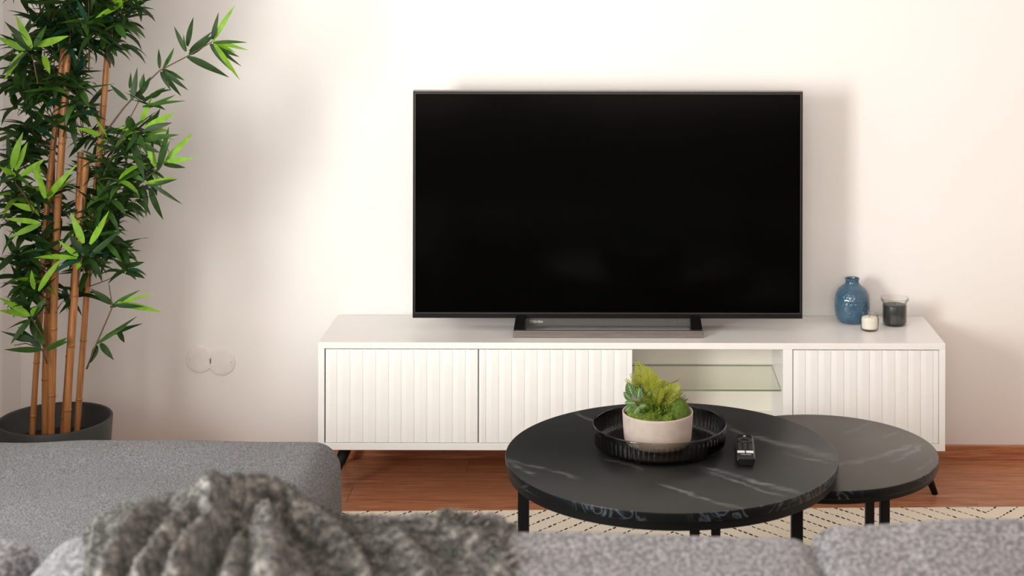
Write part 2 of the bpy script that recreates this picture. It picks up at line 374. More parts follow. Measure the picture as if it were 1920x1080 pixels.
# double round blank cover on the wall
t0 = thing('blank_wall_cover', 'pair of joined round blank socket covers painted like the wall', 'wall cover', (-1.224, YW, .297))
for dx, dz in ((-.034, .004), (.034, -.004)):
    bm = bmesh.new(); lathe(bm, [(0, .0055), (.036, .0055), (.0375, .0046), (.0395, .0048), (.0415, .0035), (.0425, 0)], 56)
    bmesh.ops.rotate(bm, verts=bm.verts, matrix=Matrix.Rotation(PI/2, 3, 'X'))
    bmesh.ops.translate(bm, verts=bm.verts, vec=(dx, 0, dz))
    o = obj('cover_disc', bm, M['cover'], t0, smooth=False)
    for q in (-.030, .030):
        bm = bmesh.new(); tube(bm, [(dx+q, -.0052, dz), (dx+q, -.0064, dz)], .0016, 10); obj('screw', bm, M['shelf_edge'] if 0 else plain('aged_paint', (.5, .45, .4, 1), .6), o)

# ------------------------------------------------------------------ TV cabinet
YF, YK = 4.518, 4.836
CX0, CX1, CZ0, CZ1 = -.8315, .970, .1325, .4417
def fx(px): return (px-VX)/653.0
cab = thing('tv_cabinet', 'long low white television cabinet with ribbed doors and open niche', 'cabinet', (0, 0, 0))
bm = bmesh.new(); T = .018
box(bm, CX0, CX0+T, YF, YK, CZ0, CZ1-T); box(bm, CX1-T, CX1, YF, YK, CZ0, CZ1-T)
box(bm, CX0+T, CX1-T, YF, YK, CZ0, CZ0+.020)
obj('back_panel', bx(CX0+T, CX1-T, YK-.006, YK, CZ0+.02, CZ1-T-.0005), M['cream'], cab, smooth=False, label='cream back panel')
NX0, NX1 = fx(1188), fx(1470)
box(bm, NX0-T, NX0-.001, YF+.022, YK-.006, CZ0+.02, CZ1-T); box(bm, NX1, fx(1488), YF+.001, YK-.006, CZ0+.02, CZ1-T)
box(bm, fx(898)-.009, fx(898)+.009, YF+.03, YK-.006, CZ0+.02, CZ1-T)
obj('carcass', bm, M['white'], cab, smooth=False, bevel=.001)
obj('top_panel', bx(CX0, CX1, YF, YK, CZ1-T, CZ1), M['white_top'], cab, smooth=False, bevel=.0012)
def door(a, b, grooves):
    zb, zt = CZ0+.0215, CZ1-T-.0025; yf = YF+.003; bm = bmesh.new()
    edges = [a]+grooves+[b]; prof = []
    for l, r in zip(edges, edges[1:]):
        l, r = fx(l), fx(r); g = .0011; wd = r-l
        prof += [(l+g*.3, yf+.0026), (l+g, yf+.0006)]
        if wd > .02: prof += [(l+wd*.36, yf-.0014), (l+wd*.44, yf-.0016)]
        prof += [(r-g, yf+.0006), (r-g*.3, yf+.0026)]
    lo = [bm.verts.new((x, y, zb)) for x, y in prof]; hi = [bm.verts.new((x, y, zt)) for x, y in prof]
    for i in range(len(prof)-1): bm.faces.new((lo[i], lo[i+1], hi[i+1], hi[i]))
    x0, x1 = prof[0][0], prof[-1][0]
    bl, br, tl, tr = [bm.verts.new(q) for q in ((x0, yf+.018, zb), (x1, yf+.018, zb), (x0, yf+.018, zt), (x1, yf+.018, zt))]
    bm.faces.new((tl, tr, br, bl)); bm.faces.new([bl]+lo[::-1][::-1] + [br]); bm.faces.new([tr]+hi[::-1]+[tl])
    bm.faces.new((bl, tl, hi[0], lo[0])); bm.faces.new((lo[-1], hi[-1], tr, br))
    bmesh.ops.recalc_face_normals(bm, faces=bm.faces)
    return obj('door', bm, M['white'], cab, smooth=False)
door(611.5, 897.6, [633, 657.8, 682, 706, 730, 753.8, 777.8, 801.8, 826, 850, 874])
door(899.2, 1187.5, [912.7, 936.7, 961, 985, 1009, 1033, 1057, 1081, 1105.2, 1129, 1153, 1177.5])
door(1489, 1762.5, [1512.4, 1536, 1560, 1584.4, 1609, 1632.6, 1656.5, 1680.4, 1704.4, 1728.2, 1752])
bm = bmesh.new(); box(bm, NX0+.001, NX1-.001, 4.566, 4.828, .2895, .2945)
bm.faces.ensure_lookup_table()
for f in bm.faces:
    if abs(f.normal.z) < .5: f.material_index = 1
bm.normal_update()
for f in bm.faces: f.material_index = 0 if abs(f.normal.z) > .5 else 1
obj('glass_shelf', bm, [M['shelf_glass'], M['shelf_edge']], cab, smooth=False, label='clear greenish glass shelf')
for sx_, sy_ in ((-1, 0), (1, 0), (-1, 1), (1, 1)):
    cx = (CX0+.075) if sx_ < 0 else (CX1-.075); yy = YF+.045 if not sy_ else YK-.06
    fxo = cx+sx_*.052; fy = yy-.02 if not sy_ else yy+.01
    bm = bmesh.new(); tube(bm, [(cx, yy, CZ0), (fxo, fy, 0.0)], [.017, .0085], 20)
    obj('leg', bm, M['black_metal'], cab, label='black tapered splayed leg')

# ------------------------------------------------------------------ television
YT = 4.66
tv = thing('television', 'wide black flat television with switched off screen on white cabinet', 'television', (0, YT, CZ1))
def tl(x, y, z): return (x, y-YT, z-CZ1)
x0, x1, z0, z1 = -.5766, .5752, .4800, 1.1500
bm = bmesh.new()                                                       # bezel ring with chin
b, ch = .0055, .014
def ring(bm, y0, y1, ox0, ox1, oz0, oz1, ix0, ix1, iz0, iz1):
    box(bm, ox0, ix0, y0, y1, oz0, oz1); box(bm, ix1, ox1, y0, y1, oz0, oz1)
    box(bm, ix0, ix1, y0, y1, oz0, iz0); box(bm, ix0, ix1, y0, y1, iz1, oz1)
ring(bm, -.012, .012, x0, x1, z0-CZ1, z1-CZ1, x0+b, x1-b, z0+ch-CZ1, z1-b-CZ1)
obj('bezel', bm, M['black_plastic'], tv, smooth=False, bevel=.0008)
bm = bmesh.new(); box(bm, x0+b, x1-b, -.008, .004, z0+ch-CZ1, z1-b-CZ1)
obj('screen', bm, M['screen'], tv, smooth=False)
bm = bmesh.new(); ring(bm, -.0125, -.0085, x0+b, x1-b, z0+ch-CZ1, z1-b-CZ1, x0+b+.0018, x1-b-.0018, z0+ch+.0022-CZ1, z1-b-.0018-CZ1)
obj('screen_edge', bm, plain('dark_grey_edge', (.035, .035, .033, 1), .35), tv, smooth=False, label='thin dark grey line around the screen')
bm = bmesh.new(); box(bm, x0+.012, x1-.012, .0125, .03, z0+.03-CZ1, z1-.02-CZ1); box(bm, -.42, .42, .03, .062, .05, .42)
obj('rear_housing', bm, M['black_plastic'], tv, smooth=False, bevel=.006)
bm = bmesh.new(); box(bm, x0, x1, -.0125, .013, z1-CZ1, z1-CZ1+.0018)
obj('top_edge_strip', bm, M['metal'], tv, smooth=False, label='thin grey metal strip')
sb = obj('speaker_bar', bx(-.246, .250, -.006, .045, .0125, .0375), M['speaker'], tv, smooth=False, bevel=.003, label='grey speaker bar under the screen')
def text(name, s, size, loc, rot, m, parent, ext=.0003):
    cu = bpy.data.curves.new(name, 'FONT'); cu.body = s; cu.size = size; cu.extrude = ext; cu.align_x = 'LEFT'
    tmp = bpy.data.objects.new(name, cu); COL.objects.link(tmp)
    me = bpy.data.meshes.new_from_object(tmp.evaluated_get(bpy.context.evaluated_depsgraph_get())); bpy.data.objects.remove(tmp)
    o = bpy.data.objects.new(name, me); COL.objects.link(o); me.materials.clear(); me.materials.append(m); o.parent = parent
    o.location = loc; o.rotation_euler = rot; return o
text('lettering', 'TOSHIBA', .0098, (-.2315, -.0064, .0235), (PI/2, 0, 0), M['logo'], sb, .0003)['label'] = 'small silver TOSHIBA lettering'
for q in (.199, .213):
    bm = bmesh.new(); tube(bm, [(q, -.0058, .027), (q, -.0072, .027)], .0016, 10); obj('indicator', bm, M['led'], sb)
st = obj('stand_bar', bx(-.2755, .2775, -.089, -.076, .0004, .0205), M['metal'], tv, smooth=False, bevel=.002, label='brushed brown grey metal bar')
for s in (-1, 1):
    bm = bmesh.new(); xo, xi = (.2765 if s > 0 else .2745), .243
    pr = [(-.076, .0004), (-.076, .0205), (-.004, .052), (.05, .052), (.05, .0004)]
    a = [bm.verts.new((s*xi, y, z)) for y, z in pr]; c_ = [bm.verts.new((s*(xo if y < -.01 else xo-.004), y, z)) for y, z in pr]
    bm.faces.new(a); bm.faces.new(c_[::-1])
    for i in range(5): bm.faces.new((a[i], c_[i], c_[(i+1) % 5], a[(i+1) % 5]))
    bmesh.ops.recalc_face_normals(bm, faces=bm.faces)
    obj('stand_foot', bm, M['black_plastic'], tv, smooth=False, bevel=.001)

# ------------------------------------------------------------------ decor on the cabinet
vx, vy = (1599.5-VX)*4.765/F, 4.768
vase = bmesh.new()
prof = [(0, 0), (.030, 0), (.0385, .002), (.046, .010), (.0505, .024), (.0525, .042), (.0525, .062), (.0505, .079), (.0465, .092), (.040, .102), (.031, .109), (.0245, .114), (.0212, .119), (.0205, .125), (.0222, .1305), (.0225, .132), (.0205, .1325), (.0185, .129), (.018, .118), (.025, .106), (.035, .09), (.035, .02), (0, .01)]
def dens(pr, st=.0009):
    out = [pr[0]]
    for (r0, z0_), (r1, z1_) in zip(pr, pr[1:]):
        n = max(1, int(math.hypot(r1-r0, z1_-z0_)/st)) if r0 > .044 and r1 > .044 and z0_ < z1_ else 4
        out += [(r0+(r1-r0)*k/n, z0_+(z1_-z0_)*k/n) for k in range(1, n+1)]
    return out
def petals(a, r, z):
    if not (.012 < z < .098 and r > .0445): return 1
    row = round(z/.0118); n = 23; u = a/(2*PI)*n+(.5 if row % 2 else 0); du = (u-round(u))*(2*PI*.052/n); dz = z-row*.0118
    d = math.hypot(du, dz); ph = math.atan2(dz, du)+row
    h = max(0, 1-d/.0072)*(.35+.65*abs(math.cos(2.5*ph)))*.0013-.0005*math.exp(-(d/.0014)**2)
    return 1+h*min(1, (z-.012)/.01, (.098-z)/.01)/r
# smooth the profile before adding the relief
def catmull(pr, k=4):
    out = []
    for i in range(len(pr)-1):
        p0, p1, p2, p3 = pr[max(i-1, 0)], pr[i], pr[i+1], pr[min(i+2, len(pr)-1)]
        for j in range(k):
            u = j/k; out.append(tuple(max(0, .5*(2*p1[q]+(p2[q]-p0[q])*u+(2*p0[q]-5*p1[q]+4*p2[q]-p3[q])*u*u+(3*p1[q]-p0[q]-3*p2[q]+p3[q])*u**3)) for q in (0, 1)))
    return out+[pr[-1]]
lathe(vase, [(0, 0), (.028, 0)]+dens(catmull(prof[2:20]))+[(.035, .02), (0, .01)], 360, mod=petals)
o = obj('vase', vase, M['vase'], smooth=True); o.location = (vx, vy, CZ1+.0003)
tag(o, 'small round blue glazed vase with embossed flowers on white cabinet', 'vase')
cx, cy = (1632-VX)*4.667/F, 4.667
cd = thing('votive_candle', 'small clear glass candle with white wax in front of blue vase', 'candle', (cx, cy, CZ1+.0003))
bm = bmesh.new(); lathe(bm, [(0, 0), (.023, 0), (.0262, .003), (.0270, .010), (.0270, .034), (.0252, .040), (.0248, .044), (.0256, .048), (.0248, .0492), (.0236, .0480), (.0236, .038), (.0254, .033), (.0254, .010), (.024, .006), (0, .0055)], 56); obj('glass_jar', bm, M['clear'], cd)
bm = bmesh.new(); lathe(bm, [(0, .0058), (.0215, .0058), (.0235, .009), (.0238, .033), (.0225, .0385), (.0205, .0400), (0, .0395)], 48); wx = obj('wax', bm, M['wax_white'], cd)
bm = bmesh.new(); tube(bm, [(0, 0, .0385), (.0003, 0, .043), (.001, 0, .046)], .0008, 8); obj('wick', bm, M['black_plastic'], cd)
cx, cy = (1679-VX)*4.735/F, 4.735
cd = thing('jar_candle', 'dark grey candle in flared clear glass jar on cabinet right end', 'candle', (cx, cy, CZ1+.0003))
bm = bmesh.new(); lathe(bm, [(0, 0), (.033, 0), (.0362, .003), (.0368, .008), (.0368, .060), (.0360, .064), (.0375, .069), (.0410, .072), (.0424, .077), (.0420, .0815), (.0408, .0817), (.0400, .077), (.0385, .074), (.0345, .070), (.0338, .064), (.0345, .058), (.0345, .009), (.032, .006), (0, .0055)], 64); obj('glass_jar', bm, M['clear'], cd)
bm = bmesh.new(); lathe(bm, [(0, .0058), (.0305, .0058), (.0332, .010), (.0335, .058), (.0325, .0605), (0, .060)], 56); obj('wax', bm, M['wax_grey'], cd)
bm = bmesh.new(); tube(bm, [(0, 0, .0595), (.0003, 0, .065), (.001, 0, .068)], .0008, 8); obj('wick', bm, M['black_plastic'], cd)

# ------------------------------------------------------------------ coffee tables
def round_table(name, label, cx, cy, r, z, m, legs, rl, lw, ringh):
    tb = thing(name, label, 'coffee table', (cx, cy, 0))
    th = .0195; bm = bmesh.new(); nn = 160
    lathe(bm, [(0, z), (r-.0022, z)], nn); lathe(bm, [(r-.0022, z), (r-.0006, z-.0006), (r, z-.0022), (r, z-th+.001), (r-.001, z-th), (0, z-th)], nn, mi=1)
    bmesh.ops.remove_doubles(bm, verts=bm.verts, dist=1e-5); bmesh.ops.recalc_face_normals(bm, faces=bm.faces)
    obj('tabletop', bm, [m, M['edge']], tb, smooth='auto')
    bm = bmesh.new(); zt, zb = z-th-.0005, z-th-ringh; ro, ri = r-.006, r-.028
    lathe(bm, [(ro, zt), (ro, zb), (ri, zb), (ri, zt), (ro, zt)], 120); obj('frame_ring', bm, M['black_metal'], tb, smooth='auto')
    for a in legs:
        a = math.radians(a); bm = bmesh.new(); box(bm, -lw/2, lw/2, -lw/2, lw/2, .0080 if cy < 4.4 else 0, zt-.001)
        o = obj('leg', bm, M['black_metal'], tb, smooth=False, bevel=.0015)
        o.location = (rl*math.cos(a), rl*math.sin(a), 0)
    return tb
BX, BY, BR = .1465, 3.61, .380
round_table('round_coffee_table', 'larger and taller round black marble coffee table holding glass tray', BX, BY, BR, ZT, M['marble'], (198, 318, 78), .350, .0245, .019)
SX, SY, SR = .510, 3.763, .277
round_table('side_coffee_table', 'smaller lower round brownish marble table tucked under the larger one', SX, SY, SR, ZS, M['marble_small'], (297, 53, 176), .250, .0215, .012)

# smoked glass tray
TX, TY = .1210, 3.650
bm = bmesh.new(); nr = 76
def rib(a, r, z): return 1 + (.012*(abs(math.cos(nr*a/2))**.6-.5) if (.008 < z < .043 and r > .14) else 0)
lathe(bm, [(0, 0), (.128, 0), (.140, .0015), (.1475, .006), (.1512, .012), (.1530, .018), (.1538, .042), (.1540, .0435), (.1541, .047), (.1545, .0530), (.1537, .0552), (.1520, .0552), (.1512, .0530), (.1505, .0445), (.1490, .015), (.1450, .009), (.137, .0048), (.120, .004), (0, .004)], nr*6, mod=rib)
tray = obj('glass_tray', bm, M['smoke'], smooth=True); tray.location = (TX, TY, ZT+.0004)
tag(tray, 'round smoked glass tray with ribbed rim on larger coffee table', 'tray')

# planter with moss, fern and veined leaves
PX, PY, PZ = .1165, 3.652, ZT+.0050
pl = thing('moss_planter', 'blush ceramic bowl of moss, fern and veined leaves in glass tray', 'potted plant', (PX, PY, PZ))
bm = bmesh.new(); lathe(bm, [(0, 0), (.058, 0), (.070, .002), (.0755, .007), (.0780, .016), (.0800, .040), (.0818, .070), (.0822, .0755), (.0815, .0768), (.0795, .0768), (.0785, .0755), (.0775, .060), (0, .058)], 96)
obj('pot', bm, M['stone'], pl)
bm = bmesh.new(); lathe(bm, [(0, .0695), (.078, .0695), (.078, .0600), (0, .0600)], 48); obj('soil', bm, M['soil'], pl)
def blob(cx, cy, cz, rx, ry, rz, amp, fr, sub=4, seed=0):
    bm = bmesh.new(); bmesh.ops.create_icosphere(bm, subdivisions=sub, radius=1)
    for v in bm.verts:
        n = noise.noise(v.co*fr+Vector((seed, 0, 0)))+.5*noise.noise(v.co*fr*2.3+Vector((seed, 5, 0)))
        c = v.co*(1+amp*n); v.co = Vector((cx+c.x*rx, cy+c.y*ry, cz+c.z*rz))
    return bm
# pot-local positions from the photo: x right, y away
def pot_l(px, py, D): v = P(px, py, D); return Vector((v.x-PX, v.y-PY, v.z-PZ))
obj('moss_ball', blob(.043, -.022, .078, .032, .034, .034, .05, 5, 4, 3), M['moss_dark'], pl, label='smooth round deep green moss ball')
for q in ((-.046, -.028, .073, .024, .024, .017, 8), (-.018, -.052, .072, .030, .020, .017, 9), (-.052, .010, .073, .020, .028, .018, 5), (.0, .03, .072, .05, .04, .022, 4), (.020, -.050, .070, .02, .018, .014, 6)):
    obj('moss_clump', blob(*q[:6], .35, 5, 4, q[6]), M['moss'], pl)
def leaf(bm, base, d, up, L, W, droop=.3, mi=0, seg=6, fold=.25, uvl=None, prof=None, twist=0):
    d = Vector(d).normalized(); s = d.cross(Vector(up))
    s = d.orthogonal() if s.length < 1e-3 else s
    s.normalize(); n = s.cross(d).normalized(); rows = []; pos = Vector(base); dd = d.copy(); nn = n.copy()
    for i in range(seg+1):
        u = i/seg; wv = (prof(u) if prof else (math.sin(PI*min(1, u*.96+.04)**.72)**.9))*W/2
        if i == seg: wv = W*.02
        ss = (Matrix.Rotation(twist*u, 3, dd) @ s)
        l, r = pos+ss*wv+nn*wv*fold, pos-ss*wv+nn*wv*fold
        rows.append((bm.verts.new(l), bm.verts.new(pos), bm.verts.new(r), u))
        step = L/seg; dd = (dd - nn*droop/seg*1.6); dd.normalize(); nn = s.cross(dd).normalized(); pos = pos+dd*step
    for a, b_ in zip(rows, rows[1:]):
        for (i, j, va, vb) in ((0, 1, 1, 0), (1, 2, 0, -1)):
            f = bm.faces.new((a[i], a[j], b_[j], b_[i])); f.material_index = mi
            if uvl:
                for lp, uvc in zip(f.loops, ((a[3], va), (a[3], vb), (b_[3], vb), (b_[3], va))): lp[uvl].uv = uvc
def rv(s=1): return Vector((random.uniform(-s, s), random.uniform(-s, s), random.uniform(-s, s)))
# curly sprigs in the middle
for k, (bx_, by_) in enumerate(((-.004, -.052), (.010, -.048), (.018, -.030), (-.012, -.030), (.0, -.015), (-.022, -.045))):
    bm = bmesh.new()
    for j in range(9):
        base = Vector((bx_+random.uniform(-.009, .009), by_+random.uniform(-.008, .008), .070))
        d = Vector((random.uniform(-.5, .5), random.uniform(-.6, .3), 1)).normalized(); pts = [base]
        L = random.uniform(.022, .042) + (.016 if k in (3, 4) else 0)
        for q in range(5): pts.append(pts[-1]+d*L/5); d = (d+rv(.35)).normalized()
        tube(bm, pts, [.0012, .001, .001, .0008, .0007, .0005], 5)
        for q in range(1, 6):
            for h_ in range(4): leaf(bm, pts[q], rv()+Vector((0, 0, .5)), (0, 0, 1), random.uniform(.004, .008), .003, .3, 0, 3)
    obj('green_sprig', bm, M['sprig'], pl)
# fern fronds
def frond(tip, base, W, m, nm='fern_frond', bow=.012):
    bm = bmesh.new(); base, tip = Vector(base), Vector(tip); ax = tip-base; side = ax.cross(Vector((0, -1, .25))).normalized()
    pts = [base+ax*u+Vector((0, -bow, bow))*math.sin(PI*u) for u in [i/16 for i in range(17)]]
    tube(bm, pts, [.0011-.0008*i/16 for i in range(17)], 5)
    for i in range(3, 17):
        u = i/16; ln = W*(math.sin(PI*min(1, (u-.1)/.95))**.7)*(1-.35*u)+.002; tdir = (pts[i]-pts[i-1]).normalized()
        for s in (-1, 1):
            d = (side*s+tdir*.75+Vector((0, -.15, 0))+rv(.1)).normalized()
            a = pts[i]
            for q in range(1, 5):                                   # lobed pinna: a rib with small leaflets
                c0 = a+d*ln*q/4.5
                for s2 in (-1, 1): leaf(bm, c0, (tdir*s2*.8+d*.7), (0, -1, .3), ln*.30*(1.2-q/6), ln*.24, .2, 0, 3, .1)
            leaf(bm, a, d, (0, -1, .3), ln, ln*.22, .15, 0, 4, .1)
    obj(nm, bm, m, pl)
b0 = Vector((-.010, -.004, .072))
for (px, py, D, W) in ((1196, 680, 3.64, .022), (1212, 690, 3.62, .024), (1186, 702, 3.62, .017), (1230, 706, 3.62, .021), (1274, 722, 3.60, .020), (1252, 716, 3.63, .020), (1176, 712, 3.60, .011), (1218, 712, 3.58, .020), (1202, 716, 3.63, .018), (1240, 728, 3.58, .018), (1281, 734, 3.62, .014)):
    frond(pot_l(px, py, D), b0+Vector((random.uniform(-.008, .012), random.uniform(-.008, .008), 0)), W, M['fern'])
# brown twig that pokes out to the right
bm = bmesh.new(); tube(bm, [pot_l(1236, 745, 3.64), pot_l(1252, 722, 3.63), pot_l(1276, 711, 3.62)], [.0014, .0012, .0004], 6)
for k in range(14):
    a = pot_l(1236+k*2.6, 738-k*1.7, 3.63); leaf(bm, a, Vector((1, 0, .6))+rv(.35), (0, 0, 1), .008, .002, .1, 0, 3)
for k in range(60):
    a = pot_l(random.uniform(1234, 1256), random.uniform(731, 752), 3.62); leaf(bm, a, rv()+Vector((0, -.4, .4)), (0, 0, 1), .009, .004, .3, 0, 3)
obj('brown_sprig', bm, M['brown_sprig'], pl)
# spiky tuft behind the moss ball
bm = bmesh.new(); c0 = pot_l(1272, 760, 3.66)
for k in range(46):
    d = Vector((random.uniform(-1, 1), random.uniform(-.6, .4), random.uniform(.45, 1.1))).normalized()
    leaf(bm, c0+rv(.004), d, (0, -1, 0), random.uniform(.022, .034), .0026, random.uniform(0, .5), 0, 4)
obj('spiky_tuft', bm, M['spike'], pl)
# veined leaves at left
def ovate(u): return math.sin(PI*u**.8)**.8
bmv = bmesh.new(); uvl = bmv.loops.layers.uv.new('UVMap')
for (px, py, D, dx, dz, L, W) in ((1188, 742, 3.60, -.35, 1, .034, .024), (1198, 748, 3.59, .1, 1, .026, .022), (1186, 750, 3.60, -.8, .9, .026, .017), (1203, 738, 3.62, .2, 1, .026, .016),
        (1194, 756, 3.585, -.9, .15, .026, .016), (1200, 762, 3.58, -.3, -.35, .022, .015), (1200, 763, 3.575, .9, .35, .018, .013), (1210, 734, 3.62, .7, .5, .020, .014), (1184, 762, 3.585, -.6, -.5, .017, .012), (1213, 742, 3.60, .8, .9, .02, .012), (1196, 740, 3.63, -.1, 1, .024, .016)):
    leaf(bmv, pot_l(px, py, D), (dx, -.25, dz), (0, -1, .35), L, W, .35, 0, 8, .12, uvl, ovate)
obj('veined_leaves', bmv, M['veined'], pl, label='dark green leaves with pale veins')
bm = bmesh.new(); tube(bm, [(-.030, -.02, .06), pot_l(1192, 752, 3.605)], .0014, 6); tube(bm, [(-.03, -.02, .06), pot_l(1203, 745, 3.60)], .0012, 6); obj('stem', bm, M['twig'], pl)

# remote control
a, b_ = Vector((*gp(1397.5, 813, ZT+.02), 0)), Vector((*gp(1400.5, 857, ZT+.02), 0)); d = (a-b_); RL = d.length
rc = thing('remote_control', 'slim black television remote control on the larger coffee table', 'remote control', ((a.x+b_.x)/2, (a.y+b_.y)/2, ZT+.0004))
rc.rotation_euler = (0, 0, math.atan2(d.y, d.x)-PI/2)
bm = bmesh.new(); pr = [(-.0225, .014), (-.019, .0185), (.019, .0185), (.0225, .014), (.017, 0), (-.017, 0)]
ys = [-RL/2, -RL/2+.006, RL/2-.012, RL/2]; sc = [.9, 1, .98, .82]; rings = []
for y, s in zip(ys, sc): rings.append([bm.verts.new((x*s, y, z if s == 1 or z < .01 else z-.001)) for x, z in pr])
for r0, r1 in zip(rings, rings[1:]):
    for k in range(6): bm.faces.new((r0[k], r0[(k+1) % 6], r1[(k+1) % 6], r1[k]))
bm.faces.new(rings[0]); bm.faces.new(rings[-1][::-1]); bmesh.ops.recalc_face_normals(bm, faces=bm.faces)
obj('body', bm, M['black_plastic'], rc, smooth=True, bevel=.002)
M['key'] = plain('dark_rubber_key', (.018, .018, .017, 1), .45); M['white_key'] = plain('white_key', (.85, .84, .82, 1), .4)
bm = bmesh.new(); lathe(bm, [(0, .0176), (.012, .0176), (.013, .0200), (.0145, .0204), (.016, .0198), (.0165, .0176)], 40, 0, RL/2-.040); obj('ring_pad', bm, M['key'], rc)
bm = bmesh.new(); tube(bm, [(.0, RL/2-.012, .0172), (0, RL/2-.012, .0192)], .0032, 14); obj('power_key', bm, M['logo'], rc, label='small grey power key')
for r_ in range(8):
    for c_ in range(3):
        x, y = -.012+c_*.012, RL/2-.068-r_*.0095; bm = bx(x-.0040, x+.0040, y-.0027, y+.0027, .0178, .0198)
        if y > -RL/2+.055: obj('key', bm, M['key'], rc, smooth=False, bevel=.0006)
yk = -RL/2+.040
for x in (-.0098, .0098): obj('white_key', bx(x-.0084, x+.0084, yk-.0052, yk+.0052, .0176, .0200), M['white_key'], rc, smooth=False, bevel=.0006, label='bright white shortcut key')
text('lettering', 'TOSHIBA', .0058, (-.0115, -RL/2+.020, .0189), (0, 0, 0), M['logo'], rc, .0002)

# ------------------------------------------------------------------ bamboo in a pot
GX, GY = -1.513, 4.31
bam = thing('potted_bamboo', 'tall artificial bamboo with tan canes in dark grey round pot', 'potted plant', (GX, GY, 0))
def bl(px, py, D): v = P(px, py, D); return Vector((v.x-GX, v.y-GY, v.z))
bm = bmesh.new(); lathe(bm, [(0, 0), (.120, 0), (.130, .006), (.142, .15), (.1515, .285), (.1500, .2875), (.1450, .2875), (.1432, .283), (.135, .17), (0, .17)], 96); obj('pot', bm, M['pot'], bam)
bm = bmesh.new(); lathe(bm, [(0, .222), (.06, .224), (.1370, .220), (.1335, .172), (0, .172)], 48); obj('soil', bm, M['soil'], bam)
canes = [([(61, 826), (69, 700), (76, 610), (82, 500), (88, 400), (98, 300), (109, 200), (119, 93)], 5.4, 4.30),
         ([(97, 826), (100, 700), (102, 610), (105, 500), (109, 400), (115, 300), (122, 200), (128, 97)], 6.6, 4.27),
         ([(86, 826), (87, 700), (90, 610), (96, 500), (97, 400), (98, 302)], 6.4, 4.33),
         ([(126, 826), (130, 740), (136, 640), (144, 520), (152, 410), (163, 300)], 6.6, 4.28),
         ([(119, 826), (126, 740), (133, 640), (140, 520), (147, 410), (152, 290)], 5.6, 4.34),
         ([(146, 826), (152, 720), (158, 640), (166, 530), (177, 400), (189, 270), (203, 94)], 5.8, 4.36)]
for ci, (pp, rp, D) in enumerate(canes):
    pts = [bl(a, b2, D) for a, b2 in pp]; z_ = pts[0].z
    pts[0].z = .215; r = rp*D/F; bm = bmesh.new()
    # dense resample with a swelling at each node
    dense = []
    for i in range(len(pts)-1):
        for k in range(10): dense.append(pts[i].lerp(pts[i+1], k/10))
    dense.append(pts[-1]); acc = random.uniform(0, .1); rad = []; nd_ = []
    for i, q in enumerate(dense):
        if i: acc += (dense[i]-dense[i-1]).length
        rad.append(r)
        if acc > .155+.02*math.sin(ci*3+i): acc = 0; nd_.append(i)
    tube(bm, dense, rad, 16)
    for i in nd_+[len(dense)-1]:
        q = dense[i]; dd = (dense[i]-dense[i-1]).normalized()
        tube(bm, [q-dd*.0045, q-dd*.0025, q, q+dd*.002, q+dd*.004], [r*1.01, r*1.13, r*1.05, r*1.12, r*1.0], 16)
        tube(bm, [q-dd*.0008, q+dd*.0008], r*1.075, 16, 1)
    obj('cane', bm, [M['cane'], M['cane_node']], bam)
# foliage: named sprays read off the photo + filling clusters around the canes
LM = [M['leaf_dark'], M['leaf_mid'], M['leaf_lime'], M['leaf_teal']]
def px_leaf(bm, p0, p1, D, mi, Wpx=11, dD=None, droop=None):
    """one leaf between two photo pixels, with its own depth run"""
    a = bl(p0[0], p0[1], D); b3 = bl(p1[0], p1[1], D+(random.uniform(-.03, .03) if dD is None else dD)); L = (b3-a).length
    dr = random.uniform(-.25, .35) if droop is None else droop
    up = Vector((random.uniform(-.3, .3), -1, random.uniform(.1, .7)))
    dirv = (b3-a).normalized(); sd = dirv.cross(up).normalized(); nn = sd.cross(dirv)
    leaf(bm, a, dirv+nn*dr*.75, up, L*1.03, Wpx*D/F, dr, mi, 7, .18, None, None, random.uniform(-.5, .5))
def branch(pts, D, leaves, r0=1.6, clusters=()):
    bm = bmesh.new(); pp = [bl(a, b2, D) for a, b2 in pts]
    tube(bm, pp, [max(.0007, r0*(1-.55*i/max(1, len(pp)-1))*D/F) for i in range(len(pp))], 7)
    br = obj('branch', bm, M['twig'], bam, label='thin brown twig')
    fb = bmesh.new()
    for lf in leaves: px_leaf(fb, lf[0], lf[1], D+random.uniform(-.02, .02), lf[2], lf[3] if len(lf) > 3 else 10)
    for (cx, cy, n, ln, limep) in clusters: cluster(fb, cx, cy, D, n, ln, limep)
    obj('foliage', fb, LM, br)
def cluster(fb, cx, cy, D, n, ln, lime=.08):
    c0 = random.uniform(0, 6.28)
    islime = random.random() < lime
    for k in range(n):
        a = c0+k*2.4+random.uniform(-.3, .3); L = ln*random.uniform(.75, 1.2)
        el = random.uniform(-.6, 1.1); dx = math.cos(a)*1.15; dy = math.sin(a)*.9
        d3 = Vector((dx*math.cos(el), dy*.8, math.sin(el)*.9+.05)).normalized()
        base = bl(cx, cy, D)+rv(.008)
        if islime and k < 4: mi = 2
        else: mi = random.choices((0, 1, 3), (.62, .28, .10))[0]
        leaf(fb, base, d3, (0, -.35, 1), L*D/F, random.uniform(10, 15.5)*D/F, random.uniform(-.1, .9), mi, 6, .2, None, None, random.uniform(-.7, .7))
